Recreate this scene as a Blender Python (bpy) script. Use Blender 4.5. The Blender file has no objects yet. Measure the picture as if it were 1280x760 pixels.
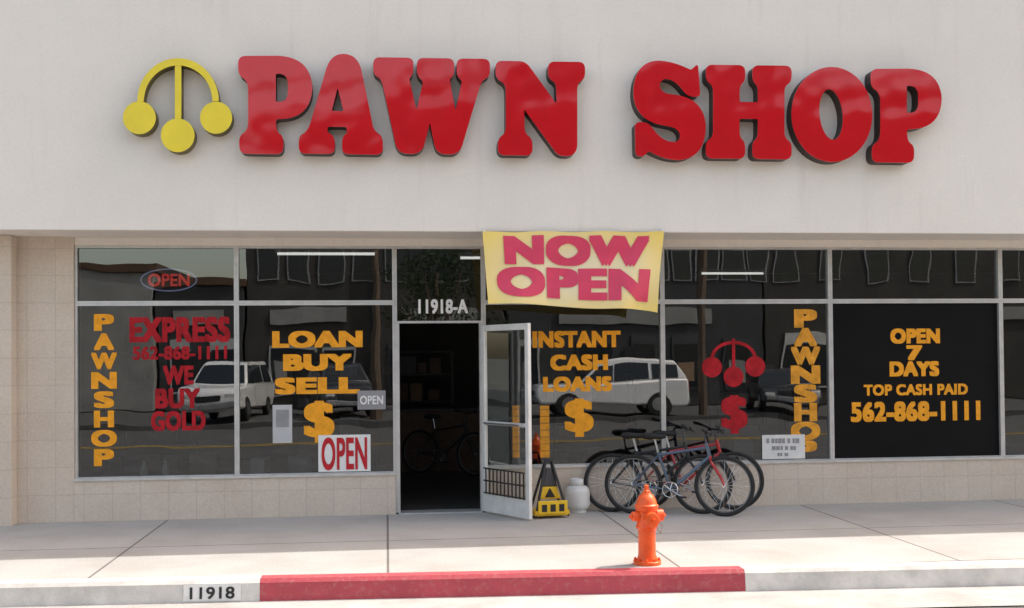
import bpy,bmesh,math,random
from mathutils import Vector as V, Matrix
random.seed(4)
S=bpy.context.scene; COL=S.collection
R=math.radians
# ------------------------------------------------------------------ camera
FP=1400.; PPY=424.6; EYE=1.77; DIST=13.
yaw,pit,rol=R(6.4),R(1.0),R(0.5)
Fh=V((math.sin(yaw),math.cos(yaw),0)); Rt=V((math.cos(yaw),-math.sin(yaw),0))
Fw=Fh*math.cos(pit)+V((0,0,math.sin(pit))); Up=V((0,0,math.cos(pit)))-Fh*math.sin(pit)
R2=Rt*math.cos(rol)-Up*math.sin(rol); U2=Up*math.cos(rol)+Rt*math.sin(rol)
CP=V((0,-DIST,EYE))
cam=bpy.data.cameras.new('camera'); co=bpy.data.objects.new('camera',cam); COL.objects.link(co)
m3=Matrix((R2,U2,-Fw)).transposed().to_4x4(); m3.translation=CP; co.matrix_world=m3
ZK,ZX,ZY=1.,640,380
cam.sensor_width=36; cam.sensor_fit='HORIZONTAL'; cam.lens=ZK*FP/1280*36; cam.shift_y=ZK*(PPY-ZY)/1280; cam.shift_x=ZK*(ZX-640)/1280; cam.clip_end=2000
S.camera=co
def ray(px,py): return Fw+R2*((px-640)/FP)-U2*((py-PPY)/FP)
def P(px,py,Y=0.):
    d=ray(px,py); return CP+d*((Y+DIST)/d.y)
def G(px,py,z=0.):
    d=ray(px,py); return CP+d*((z-EYE)/d.z)
# ------------------------------------------------------------------ materials
def base(name):
    m=bpy.data.materials.new(name); m.use_nodes=True; nt=m.node_tree
    return m,nt,nt.nodes['Principled BSDF']
def mixc(nt,fac,a,b,blend='MIX'):
    n=nt.nodes.new('ShaderNodeMix'); n.data_type='RGBA'; n.blend_type=blend
    for i,v in ((0,fac),(6,a),(7,b)):
        if isinstance(v,bpy.types.NodeSocket): nt.links.new(v,n.inputs[i])
        elif i==0: n.inputs[0].default_value=v
        else: n.inputs[i].default_value=(*v[:3],1)
    return n.outputs[2]
def noise(nt,vec,scale,detail=5,lo=.3,hi=.7,rough=.6):
    n=nt.nodes.new('ShaderNodeTexNoise'); n.inputs['Scale'].default_value=scale; n.inputs['Detail'].default_value=detail
    n.inputs['Roughness'].default_value=rough
    nt.links.new(vec,n.inputs['Vector'])
    r=nt.nodes.new('ShaderNodeMapRange'); r.inputs['From Min'].default_value=lo; r.inputs['From Max'].default_value=hi
    nt.links.new(n.outputs['Fac'],r.inputs['Value']); return r.outputs['Result']
def bumpn(nt,b,h,strength,dist=.01):
    bp=nt.nodes.new('ShaderNodeBump'); bp.inputs['Strength'].default_value=strength; bp.inputs['Distance'].default_value=dist
    nt.links.new(h,bp.inputs['Height']); nt.links.new(bp.outputs['Normal'],b.inputs['Normal'])
def mat(name,col,rough=.6,metal=0,var=.1,scale=5.,bump=0.,bscale=80.,coat=0.,emit=0.,coords='Object',spec=.5,bdist=.01,bdet=4):
    m,nt,b=base(name); tc=nt.nodes.new('ShaderNodeTexCoord').outputs[coords]
    f=noise(nt,tc,scale)
    c=mixc(nt,f,[x*(1-var) for x in col],[min(1,x*(1+var)) for x in col])
    nt.links.new(c,b.inputs['Base Color']); b.inputs['Roughness'].default_value=rough; b.inputs['Metallic'].default_value=metal
    b.inputs['Coat Weight'].default_value=coat; b.inputs['Coat Roughness'].default_value=.04; b.inputs['Specular IOR Level'].default_value=spec
    if bump: bumpn(nt,b,noise(nt,tc,bscale,bdet,0,1),bump,bdist)
    if emit:
        nt.links.new(c,b.inputs['Emission Color']); b.inputs['Emission Strength'].default_value=emit
    return m
def tilemat(name,c1,c2,mort,bw,bh,ms,vertical,rough=.6,stain=(.6,.6,.6),sfac=.5,sscale=1.2,bump=.3,fine=.08):
    m,nt,b=base(name); tc=nt.nodes.new('ShaderNodeTexCoord').outputs['Object']; vec=tc
    if vertical:
        s=nt.nodes.new('ShaderNodeSeparateXYZ'); nt.links.new(tc,s.inputs[0]); c=nt.nodes.new('ShaderNodeCombineXYZ')
        nt.links.new(s.outputs[0],c.inputs[0]); nt.links.new(s.outputs[2],c.inputs[1]); vec=c.outputs[0]
    br=nt.nodes.new('ShaderNodeTexBrick'); nt.links.new(vec,br.inputs['Vector']); br.offset=0; br.squash=1
    for k,v in (('Color1',c1),('Color2',c2),('Mortar',mort)): br.inputs[k].default_value=(*v,1)
    br.inputs['Scale'].default_value=1; br.inputs['Mortar Size'].default_value=ms; br.inputs['Mortar Smooth'].default_value=.2
    br.inputs['Brick Width'].default_value=bw; br.inputs['Row Height'].default_value=bh; br.inputs['Bias'].default_value=0
    st=noise(nt,tc,sscale,6,.42,.75); 
    mm=nt.nodes.new('ShaderNodeMath'); mm.operation='MULTIPLY'; nt.links.new(st,mm.inputs[0]); mm.inputs[1].default_value=sfac
    c=mixc(nt,mm.outputs[0],br.outputs['Color'],stain,'MULTIPLY')
    c=mixc(nt,noise(nt,tc,45,4),c,mixc(nt,1.,c,(1-fine*2,)*3,'MULTIPLY'))
    nt.links.new(c,b.inputs['Base Color']); b.inputs['Roughness'].default_value=rough
    ad=nt.nodes.new('ShaderNodeMath'); ad.operation='MULTIPLY_ADD'; nt.links.new(br.outputs['Fac'],ad.inputs[0]); ad.inputs[1].default_value=-1.
    nt.links.new(noise(nt,tc,70,3,0,1),ad.inputs[2]); bumpn(nt,b,ad.outputs[0],bump,.006)
    return m
def glassmat(name,tint,refl):
    m=bpy.data.materials.new(name); m.use_nodes=True; nt=m.node_tree; nt.nodes.clear()
    o=nt.nodes.new('ShaderNodeOutputMaterial'); mx=nt.nodes.new('ShaderNodeMixShader'); t=nt.nodes.new('ShaderNodeBsdfTransparent')
    g=nt.nodes.new('ShaderNodeBsdfGlossy'); g.inputs['Roughness'].default_value=.0; g.inputs['Color'].default_value=(.88,.95,1,1)
    t.inputs['Color'].default_value=(*tint,1)
    fr=nt.nodes.new('ShaderNodeFresnel'); fr.inputs['IOR'].default_value=1.5
    ad=nt.nodes.new('ShaderNodeMath'); ad.operation='ADD'; ad.use_clamp=True; nt.links.new(fr.outputs[0],ad.inputs[0]); ad.inputs[1].default_value=refl
    tc=nt.nodes.new('ShaderNodeTexCoord'); bp=nt.nodes.new('ShaderNodeBump'); bp.inputs['Strength'].default_value=.1; bp.inputs['Distance'].default_value=.02
    nt.links.new(noise(nt,tc.outputs['Object'],1.3,1,0,1),bp.inputs['Height']); nt.links.new(bp.outputs[0],g.inputs['Normal'])
    nt.links.new(ad.outputs[0],mx.inputs[0]); nt.links.new(t.outputs[0],mx.inputs[1]); nt.links.new(g.outputs[0],mx.inputs[2]); nt.links.new(mx.outputs[0],o.inputs[0])
    return m
M={}
def stucco():
    m,nt,b=base('stucco'); tc=nt.nodes.new('ShaderNodeTexCoord').outputs['Object']
    c=mixc(nt,noise(nt,tc,.7,5,.35,.7),(.88,.84,.78),(.83,.785,.725))
    mp=nt.nodes.new('ShaderNodeMapping'); mp.inputs['Scale'].default_value=(3,1,.25); nt.links.new(tc,mp.inputs[0])
    f=noise(nt,mp.outputs[0],1.5,6,.55,.85)
    c=mixc(nt,f,c,(.75,.70,.64)); c=mixc(nt,noise(nt,tc,30,4),c,mixc(nt,1.,c,(.95,.945,.94),'MULTIPLY'))
    nt.links.new(c,b.inputs['Base Color']); b.inputs['Roughness'].default_value=.9; bumpn(nt,b,noise(nt,tc,60,5,0,1),.35,.006); return m
M['stucco']=stucco()
M['tile']=tilemat('wall_tile',(.72,.62,.52),(.685,.59,.495),(.59,.515,.44),.305,.305,.005,True,.45,(.84,.80,.76),.5,1.5)
M['walk']=tilemat('concrete_slabs',(.47,.465,.45),(.43,.425,.415),(.17,.16,.15),2.45,1.9,.012,False,.85,(.66,.64,.61),.55,1.1,.4,.1)
M['kerb']=mat('kerb_concrete',(.66,.64,.60),.85,var=.2,scale=4,bump=.4,bscale=40)
M['gutter']=mat('gutter_concrete',(.36,.355,.345),.85,var=.25,scale=2,bump=.4,bscale=40)
M['asphalt']=mat('faded_asphalt',(.10,.099,.098),.9,var=.3,scale=3,bump=.6,bscale=90)
M['earth']=mat('dry_ground',(.22,.20,.17),.95,var=.3,scale=.3)
def chipped(name,col,under,lo=.6,hi=.7):
    m,nt,b=base(name); tc=nt.nodes.new('ShaderNodeTexCoord').outputs['Object']
    c=mixc(nt,noise(nt,tc,3,5),[x*.85 for x in col],[x*1.1 for x in col]); c=mixc(nt,noise(nt,tc,22,6,lo,hi),c,under)
    nt.links.new(c,b.inputs['Base Color']); b.inputs['Roughness'].default_value=.7; bumpn(nt,b,noise(nt,tc,40,4,0,1),.3); return m
M['redkerb']=chipped('red_kerb_paint',(.46,.065,.085),(.46,.14,.14),.5,.75)
M['plate']=chipped('white_kerb_paint',(.82,.82,.79),(.68,.66,.63))
M['alu']=mat('aluminium',(.62,.62,.61),.38,.5,.12,6)
M['aludoor']=mat('pale_aluminium',(.74,.74,.73),.4,.2,.1,6)
M['glass']=glassmat('window_glass',(.44,.46,.48),.105)
M['glass_door']=glassmat('door_glass',(.72,.74,.74),.06)
M['red']=mat('red_acrylic',(.60,.005,.013),.10,0,.08,2,coat=.35,bump=.5,bscale=2.2,bdist=.035,bdet=1)
M['ret']=mat('dark_return',(.03,.016,.014),.5,var=.3,scale=5)
M['yel']=mat('yellow_face',(.85,.68,.03),.4,0,.08,3,coat=.1)
M['olive']=mat('olive_return',(.12,.10,.02),.5)
M['gold']=mat('gold_paint',(.90,.37,.018),.6,var=.14,scale=14,spec=.3)
M['goldin']=mat('old_gold_paint',(.72,.32,.035),.7,var=.25,scale=10,spec=.2)
M['redp']=mat('red_paint',(.52,.02,.03),.6,var=.15,scale=14,spec=.3)
M['redin']=mat('dark_red_paint',(.40,.014,.022),.7,var=.3,scale=8,spec=.2)
M['whitep']=mat('white_paint',(.80,.80,.78),.5,var=.06)
M['paper']=mat('grey_paper',(.50,.51,.52),.7,var=.08)
M['black']=mat('black_paint',(.02,.02,.022),.45,var=.3)
M['film']=mat('black_film',(.004,.004,.005),.5,var=.3,scale=2,spec=.15)
M['rubber']=mat('rubber',(.018,.018,.018),.75,var=.3,scale=20)
M['chrome']=mat('bright_metal',(.62,.62,.63),.25,.9,.1)
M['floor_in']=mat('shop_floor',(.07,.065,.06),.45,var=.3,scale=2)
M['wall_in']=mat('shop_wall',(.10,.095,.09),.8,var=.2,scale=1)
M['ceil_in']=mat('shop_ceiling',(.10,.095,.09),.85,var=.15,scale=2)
M['tube']=mat('lit_tube',(1,.97,.9),.5,var=0,emit=1.4)
M['neon_r']=mat('neon_red',(.9,.07,.06),.5,var=0,emit=.55)
M['neon_b']=mat('neon_blue',(.4,.48,.75),.5,var=0,emit=.35)
M['orange']=mat('hydrant_orange',(.86,.11,.012),.42,var=.16,scale=9,bump=.15,bscale=60,coat=.15)
M['bucket']=mat('white_plastic',(.72,.72,.70),.4,var=.08,scale=8)
M['yplast']=mat('yellow_plastic',(.80,.50,.02),.45,var=.12,scale=10)
M['grey']=mat('grey_plastic',(.28,.28,.29),.5,var=.15)
M['darkgrey']=mat('dark_plastic',(.06,.06,.065),.5,var=.15)
M['steelblue']=mat('blue_grey_frame',(.10,.14,.20),.3,.3,.1,coat=.6)
M['redframe']=mat('red_frame',(.45,.02,.025),.3,.1,.1,coat=.6)
M['wood']=mat('brown_wood',(.10,.055,.03),.5,var=.3,scale=6)
M['cardb']=mat('cardboard',(.30,.20,.12),.8,var=.15,scale=6)
M['carwhite']=mat('car_white',(.90,.90,.90),.3,0,.03,2,coat=.8)
M['cardark']=mat('car_dark',(.07,.075,.085),.3,.2,.03,2,coat=.8)
M['carglass']=mat('car_glass',(.02,.025,.03),.08,0,.1)
M['lampred']=mat('lamp_red',(.4,.02,.02),.2,0,.1)
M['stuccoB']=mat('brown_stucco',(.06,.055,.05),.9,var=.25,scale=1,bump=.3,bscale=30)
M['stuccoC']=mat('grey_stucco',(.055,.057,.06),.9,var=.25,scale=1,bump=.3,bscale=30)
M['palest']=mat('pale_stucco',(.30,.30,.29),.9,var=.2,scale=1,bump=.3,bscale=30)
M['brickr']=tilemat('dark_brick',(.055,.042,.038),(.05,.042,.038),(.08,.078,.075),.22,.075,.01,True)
M['bark']=mat('bark',(.12,.085,.06),.9,var=.3,scale=12,bump=.5,bscale=30)
M['leaf']=mat('foliage',(.055,.085,.03),.7,var=.5,scale=1.5)
M['iron']=mat('dull_iron',(.20,.19,.18),.7,.3,.3,scale=10,bump=.4,bscale=50)
def bannermat():
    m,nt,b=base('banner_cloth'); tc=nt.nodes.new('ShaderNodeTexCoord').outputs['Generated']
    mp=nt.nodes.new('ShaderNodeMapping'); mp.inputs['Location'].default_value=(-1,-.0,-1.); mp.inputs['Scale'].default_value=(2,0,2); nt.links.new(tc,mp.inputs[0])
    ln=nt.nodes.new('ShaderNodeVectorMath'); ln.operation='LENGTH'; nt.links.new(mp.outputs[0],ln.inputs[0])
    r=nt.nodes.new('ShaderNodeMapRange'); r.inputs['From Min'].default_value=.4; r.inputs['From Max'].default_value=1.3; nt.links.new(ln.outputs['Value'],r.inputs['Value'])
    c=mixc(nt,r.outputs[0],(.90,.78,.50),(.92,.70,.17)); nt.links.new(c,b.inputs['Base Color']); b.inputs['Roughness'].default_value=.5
    return m
M['banner']=bannermat()
M['bannerred']=mat('banner_red',(.72,.055,.13),.5,var=.08)
# ------------------------------------------------------------------ mesh helpers
class MB:
    def __init__(s): s.bm=bmesh.new()
    def box(s,c,d,rot=None):
        bmesh.ops.create_cube(s.bm,size=1,matrix=Matrix.Translation(c)@(rot.to_4x4() if rot else Matrix())@Matrix.Diagonal((*d,1))); return s
    def bx(s,x0,x1,y0,y1,z0,z1): return s.box(((x0+x1)/2,(y0+y1)/2,(z0+z1)/2),(abs(x1-x0),abs(y1-y0),abs(z1-z0)))
    def tube(s,pts,r,seg=8,closed=False):
        pts=[V(p) for p in pts]; n=len(pts); rs=r if isinstance(r,(list,tuple)) else [r]*n; rings=[]; up=None
        for i,p in enumerate(pts):
            if closed: t=pts[(i+1)%n]-pts[i-1]
            else: t=pts[min(i+1,n-1)]-pts[max(i-1,0)]
            t.normalize()
            if up is None: up=t.orthogonal().normalized()
            up=(up-t*up.dot(t)); up.normalize(); w=t.cross(up)
            rings.append([s.bm.verts.new(p+(up*math.cos(2*math.pi*k/seg)+w*math.sin(2*math.pi*k/seg))*rs[i]) for k in range(seg)])
        for i in range(n if closed else n-1):
            a,b=rings[i],rings[(i+1)%n]
            for k in range(seg): s.bm.faces.new((a[k],a[(k+1)%seg],b[(k+1)%seg],b[k]))
        if not closed: s.bm.faces.new(rings[0][::-1]); s.bm.faces.new(rings[-1])
        return s
    def ring(s,c,rad,r,axis='y',n=40,seg=8):
        pts=[]
        for k in range(n):
            a=2*math.pi*k/n; q=(math.cos(a)*rad,math.sin(a)*rad)
            pts.append(V(c)+{'y':V((q[0],0,q[1])),'z':V((q[0],q[1],0)),'x':V((0,q[0],q[1]))}[axis])
        return s.tube(pts,r,seg,True)
    def lathe(s,prof,c=(0,0,0),rot=None,seg=28):
        T=Matrix.Translation(c)@(rot.to_4x4() if rot else Matrix()); rings=[]
        for r,z in prof: rings.append([s.bm.verts.new(T@V((max(r,.0004)*math.cos(2*math.pi*k/seg),max(r,.0004)*math.sin(2*math.pi*k/seg),z))) for k in range(seg)])
        for a,b in zip(rings,rings[1:]):
            for k in range(seg): s.bm.faces.new((a[k],a[(k+1)%seg],b[(k+1)%seg],b[k]))
        s.bm.faces.new(rings[0][::-1]); s.bm.faces.new(rings[-1]); return s
    def prism(s,poly,a,b,axis='y'):
        f=(lambda p,t:V((p[0],t,p[1]))) if axis=='y' else ((lambda p,t:V((p[0],p[1],t))) if axis=='z' else (lambda p,t:V((t,p[0],p[1]))))
        A=[s.bm.verts.new(f(p,a)) for p in poly]; B=[s.bm.verts.new(f(p,b)) for p in poly]; n=len(poly)
        s.bm.faces.new(A); s.bm.faces.new(B[::-1])
        for i in range(n): s.bm.faces.new((A[i],B[i],B[(i+1)%n],A[(i+1)%n]))
        return s
    def poly(s,pts): s.bm.faces.new([s.bm.verts.new(p) for p in pts]); return s
    def build(s,name,m,parent=None,bevel=0,smooth=False,off=None,recalc=True):
        if recalc: bmesh.ops.recalc_face_normals(s.bm,faces=s.bm.faces[:])
        me=bpy.data.meshes.new(name)
        if off is not None: bmesh.ops.translate(s.bm,vec=-V(off),verts=s.bm.verts[:])
        s.bm.to_mesh(me); s.bm.free(); return link(name,me,m,parent,bevel,smooth)
def link(name,me,m,parent=None,bevel=0,smooth=False):
    o=bpy.data.objects.new(name,me); COL.objects.link(o); me.materials.clear(); me.materials.append(M[m] if isinstance(m,str) else m)
    if parent: o.parent=parent
    if smooth:
        for p in me.polygons: p.use_smooth=True
        me.set_sharp_from_angle(angle=R(38))
    if bevel:
        b=o.modifiers.new('bevel','BEVEL'); b.width=bevel; b.segments=2; b.limit_method='ANGLE'; b.angle_limit=R(35)
    return o
def tag(o,label=None,cat=None,group=None,kind=None):
    for k,v in (('label',label),('category',cat),('group',group),('kind',kind)):
        if v: o[k]=v
    return o
def thing(name,loc,label,cat,rz=0,group=None,rx=0):
    o=bpy.data.objects.new(name,None); o.empty_display_size=.2; COL.objects.link(o); o.location=loc; o.rotation_euler=(rx,0,rz)
    return tag(o,label,cat,group)
def copy_tree(o,parent=None):
    c=o.copy(); COL.objects.link(c); c.parent=parent
    for ch in list(o.children): copy_tree(ch,c)
    return c
def to_mesh(cu):
    ob=bpy.data.objects.new('tmp',cu); COL.objects.link(ob); dg=bpy.context.evaluated_depsgraph_get()
    me=bpy.data.meshes.new_from_object(ob.evaluated_get(dg)); bpy.data.objects.remove(ob); return me
def textmesh(t,bold=.025):
    # bold: the thin letter is laid down several times, shifted round a small square so corners stay crisp (each coat .2 mm apart)
    cu=bpy.data.curves.new('t','FONT'); cu.body=t; cu.resolution_u=6; cu.space_character=1+bold*1.3; me0=to_mesh(cu)
    co_=[v.co.copy() for v in me0.vertices]; fs=[list(p.vertices) for p in me0.polygons]; vs=[];ff=[]
    sq=[(1,1),(-1,1),(1,-1),(-1,-1),(1,0),(-1,0),(0,1),(0,-1)] if bold>0 else [(0,0)]
    for k,(a,b) in enumerate(sq):
        d=V((bold*.9*a,bold*.7*b,k*.0002)); o=len(vs); vs+=[c+d for c in co_]; ff+=[[i+o for i in f] for f in fs]
    xs=[v.x for v in vs]; ys=[v.y for v in vs]; x0,x1,y0,y1=min(xs),max(xs),min(ys),max(ys)
    me=bpy.data.meshes.new('t'); me.from_pydata([((v.x-x0)/(x1-x0)-.5,(v.y-y0)/(y1-y0)-.5,v.z) for v in vs],[],ff); me.update(); return me
def lettering(t,cx,cy,w,h,Y,m,parent,bold=.03,name='lettering',label=None,off=(0,0,0)):
    me=textmesh(t,bold); c=P(cx,cy,Y); W=(P(cx+w/2,cy,Y)-P(cx-w/2,cy,Y)).x; H=(P(cx,cy-h/2,Y)-P(cx,cy+h/2,Y)).z
    for v in me.vertices: v.co=V((c.x+v.co.x*W,Y-v.co.z,c.z+v.co.y*H))-V(off)
    o=link(name,me,m,parent)
    if label: o['label']=label
    return o
def curvemesh(loops,depth):
    cu=bpy.data.curves.new('c','CURVE'); cu.dimensions='2D'; cu.fill_mode='BOTH'; cu.extrude=depth/2
    for L in loops:
        sp=cu.splines.new('POLY'); sp.points.add(len(L)-1); sp.use_cyclic_u=True
        for p,q in zip(sp.points,L): p.co=(q[0],q[1],0,1)
    return to_mesh(cu)
def rounded(poly,n=6):
    out=[]; N=len(poly)
    for i,(x,y,r) in enumerate(poly):
        p=V((x,y)); a=V(poly[i-1][:2]); b=V(poly[(i+1)%N][:2]); ra,rb=poly[i-1][2],poly[(i+1)%N][2]
        la,lb=(a-p).length,(b-p).length
        if r<=0: out.append((x,y)); continue
        ca=min(r,la*r/(r+ra)); cb=min(r,lb*r/(r+rb)); A=p+(a-p)*(ca/la); B=p+(b-p)*(cb/lb)
        k=n if r<20 else 12
        for j in range(k+1):
            t=j/k; q=A*(1-t)**2+p*2*t*(1-t)*.92+B*t*t+(A+B)*.5*2*t*(1-t)*.08; out.append((q.x,q.y))
    res=[]
    for q in out:
        if not res or (V(q)-V(res[-1])).length>.05: res.append(q)
    return res
def swell(L,d):
    # mitred offset of the control polygon, done before its corners are rounded
    n=len(L); A=sum(L[i-1][0]*L[i][1]-L[i][0]*L[i-1][1] for i in range(n)); s=1 if A>0 else -1; out=[]
    for i in range(n):
        p=V(L[i][:2]); e1=(p-V(L[i-1][:2])).normalized(); e2=(V(L[(i+1)%n][:2])-p).normalized()
        n1=V((e1.y,-e1.x))*s; n2=V((e2.y,-e2.x))*s; b=n1+n2
        b=b*(d/max(.35,1+n1.dot(n2))); out.append((p.x+b.x,p.y+b.y)+tuple(L[i][2:]))
    return out
# ------------------------------------------------------------------ key measures
OV=-.7
ZS=sum(P(x,290,OV).z for x in (200,640,1100))/3
ZT=(P(95,304).z+P(490,308).z+P(1040,312).z)/3
ZM=(P(95,376).z+P(490,378).z+P(1040,380).z)/3
ZBL=(P(95,600).z+P(490,592).z)/2
ZBR=(P(700,583).z+P(1040,576).z)/2
ZD=P(550,404).z
xs=[P(p,480).x for p in (94,296,494,605,829,1039,1252,1465,1680)]
# ------------------------------------------------------------------ ground
KA,KB=G(325,724),G(930,712); ks=(KB.y-KA.y)/(KB.x-KA.x)
def ky(x): return KA.y+ks*(x-KA.x)
XL,XR=-45,55
g=MB().poly([(-400,-400,-.2),(400,-400,-.2),(400,400,-.2),(-400,400,-.2)]).build('ground','earth'); tag(g,'dry ground spreading out beyond the street','ground',kind='structure')
r=MB().poly([(XL,-21,-.185),(XR,-21,-.185),(XR,ky(XR)+.3,-.185),(XL,ky(XL)+.3,-.185)]).build('road','asphalt'); tag(r,'faded asphalt street in front of the shop','road',kind='structure')
r=MB().poly([(XL,ky(XL)-.75,-.175),(XR,ky(XR)-.75,-.175),(XR,ky(XR)+.1,-.175),(XL,ky(XL)+.1,-.175)]).build('gutter','gutter'); tag(r,'pale concrete gutter strip along the kerb','gutter',kind='structure')
r=MB().poly([(XL,ky(XL)+.16,0),(XR,ky(XR)+.16,0),(XR,.6,0),(XL,.6,0)]).build('sidewalk','walk'); tag(r,'concrete sidewalk slabs between shop and kerb','sidewalk',kind='structure')
def kerb(x0,x1,m,label):
    k=MB(); a=[]
    for x in (x0,x1):
        y=ky(x); a.append([V((x,y-.03,-.3)),V((x,y,-.03)),V((x,y+.025,.002)),V((x,y+.16,.002)),V((x,y+.16,-.3))])
    bmv=[[k.bm.verts.new(p) for p in q] for q in a]
    for i in range(5): k.bm.faces.new((bmv[0][i],bmv[0][(i+1)%5],bmv[1][(i+1)%5],bmv[1][i]))
    k.bm.faces.new(bmv[0]); k.bm.faces.new(bmv[1][::-1])
    return tag(k.build('kerb',m),label,'kerb',kind='structure')
kx0,kx1=G(325,724).x,G(931,712).x
kerb(XL,kx0-.002,'kerb','bare grey concrete kerb left of the red paint')
kerb(kx0,kx1,'redkerb','kerb stretch painted red in front of the shop door')
kerb(kx1+.002,XR,'kerb','bare pale concrete kerb right of the red paint')
def kface(px,py):
    d=ray(px,py); n=V((-ks,1,0)).normalized(); p0=V((KA.x,KA.y-.022,0)); t=(p0-CP).dot(n)/d.dot(n); return CP+d*t
def kpt(x,z): 
    t=(z+.03)/(-.27); return V((x,ky(x)-.03*max(0,t)-.005,z))
a0,a1=kface(229,740).x,kface(301,740).x
pl=MB(); pl.poly([kpt(a0,-.165),kpt(a1,-.165),kpt(a1,-.033),kpt(a0,-.033)])
pl=pl.build('address_plate','plate',recalc=False); tag(pl,'white painted address patch 11918 on the kerb face','address number')
me=textmesh('11918',.022)
for v in me.vertices:
    q=kpt(a0+(a1-a0)*(.5+v.co.x*.78),-.10+v.co.y*.095); q.y-=.004+v.co.z; v.co=q
link('number',me,'black',pl)
r=MB().bx(XL,XR,-29.5,-21,-.3,-.03).build('parking_lot','asphalt'); tag(r,'parking lot across the street from the shop','parking lot',kind='structure')
for yy in (-13.4,-13.65):
    tag(MB().poly([(XL,yy,-.18),(XR,yy,-.18),(XR,yy+.1,-.18),(XL,yy+.1,-.18)]).build('road_marking','yplast'),'yellow centre line along the street','road marking',kind='structure')
# ------------------------------------------------------------------ shop building
B=thing('shop_building',(0,0,0),'pale stucco pawn shop with tiled base and glass storefront','building')
BX0,BX1=-11.,15.; TOP=6.02
MB().bx(BX0,BX1,OV,.35,ZS,TOP).build('upper_wall','stucco',B,bevel=.012)
TF=-.05
xl,xd0,xd1,xr=xs[0],xs[2],xs[3],xs[8]
MB().bx(BX0,xl-.002,TF,.25,-.02,ZS-.001).build('tiled_pier','tile',B)
MB().bx(xl,xd0-.002,TF-.004,.2,-.02,ZBL-.001).build('base_wall','tile',B)
MB().bx(xd1+.002,BX1,TF-.004,.2,-.02,ZBR-.001).build('base_wall','tile',B)
MB().bx(xl,xr,-.02,.2,ZT+.001,ZS-.002).build('lintel','stucco',B)
MB().bx(xr,BX1,TF,.25,ZBR,ZS-.001).build('tiled_pier','tile',B)
px0=P(14,480,-.25).x
MB().bx(BX0+.02,px0,-.25,TF-.001,-.02,ZS-.002).build('end_pier','tile',B,bevel=.01)
MB().bx(BX0,BX1,.35,9,5.7,5.85).build('roof','kerb',B)
MB().bx(BX0,BX1,9,9.2,0,6.).build('rear_wall','stucco',B)
for x0 in (BX0,BX1-.2): MB().bx(x0,x0+.2,.36,8.99,0,5.69).build('side_wall','stucco',B)
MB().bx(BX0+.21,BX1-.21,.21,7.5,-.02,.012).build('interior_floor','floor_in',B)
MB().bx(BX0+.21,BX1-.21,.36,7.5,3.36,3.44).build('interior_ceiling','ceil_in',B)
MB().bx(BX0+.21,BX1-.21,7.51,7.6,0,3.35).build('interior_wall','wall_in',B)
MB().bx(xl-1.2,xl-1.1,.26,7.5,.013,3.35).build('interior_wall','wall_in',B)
MB().bx(xd0+.03,xd1-.03,-.05,.2,-.02,.014).build('threshold','alu',B)
GY=.03
def window(x0,x1,z0,z1,sill=False,bw=.026,glass='glass'):
    m=MB(); y0,y1=-.012,.075; x0+=.0008; x1-=.0008; z0+=.0008; z1-=.0008
    m.bx(x0,x0+bw,y0,y1,z0,z1).bx(x1-bw,x1,y0,y1,z0,z1).bx(x0+bw,x1-bw,y0,y1,z1-bw,z1).bx(x0+bw,x1-bw,y0,y1,z0,z0+bw)
    w=m.build('window','alu',B)
    MB().poly([(x0+bw,GY,z0+bw),(x1-bw,GY,z0+bw),(x1-bw,GY,z1-bw),(x0+bw,GY,z1-bw)]).build('pane',glass,w,recalc=False)
    if sill: MB().bx(x0,x1,TF-.02,-.013,z0-.012,z0+.016).build('sill','alu',w)
    return w
Wl=[window(xs[i],xs[i+1],ZBL,ZM,True) for i in (0,1)]; Wt=[window(xs[i],xs[i+1],ZM,ZT) for i in (0,1)]
Wd=window(xd0,xd1,ZD,ZT)
Wr=[window(xs[i],xs[i+1],ZBR,ZM,True) for i in (3,4,5,6,7)]; Wrt=[window(xs[i],xs[i+1],ZM,ZT) for i in (3,4,5,6,7)]
f0,f1=xs[5]+.03,xs[6]-.03
MB().bx(f0,f1,GY-.003,GY-.001,ZBR+.03,ZM-.03).build('black_film','film',Wr[2])
for xa in (xd0+.001,xd1-.05): MB().bx(xa,xa+.049,-.013,.09,.015,ZD-.001).build('door_jamb','alu',B)
# door leaf, swung open towards the street
hx=P(604,560).x
fe=G(661,651); hv=V((hx,-.03,.02)); dv=V((fe.x,fe.y,0))-V((hx,-.03,0)); dw=.92; DH=ZD-.05
m=MB(); st=.06; ft=.044
m.bx(0,st,-ft/2,ft/2,0,DH).bx(dw-st,dw,-ft/2,ft/2,0,DH).bx(st,dw-st,-ft/2,ft/2,DH-.07,DH).bx(st,dw-st,-ft/2,ft/2,0,.2).bx(st,dw-st,-ft/2+.006,ft/2-.006,1.0,1.04)
door=m.build('door','aludoor',B,bevel=.003); door.location=hv; door.rotation_euler=(0,0,math.atan2(dv.y,dv.x))
MB().poly([(st,0,.2),(dw-st,0,.2),(dw-st,0,DH-.07),(st,0,DH-.07)]).build('pane','glass_door',door,recalc=False)
for sgn in (-1,1): MB().tube([(dw-.1,sgn*.02,1.0),(dw-.1,sgn*.07,1.02),(.12,sgn*.07,1.02),(.12,sgn*.02,1.0)],.011).build('push_bar','chrome',door,smooth=True)
gb=MB()
for k in range(11): x=st+.03+k*(dw-2*st-.06)/10; gb.bx(x-.006,x+.006,-.034,-.022,.205,.5)
for z in (.22,.36,.5): gb.bx(st,dw-st,-.045,-.0335,z-.008,z+.008)
gb.build('guard_bars','black',door)
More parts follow.
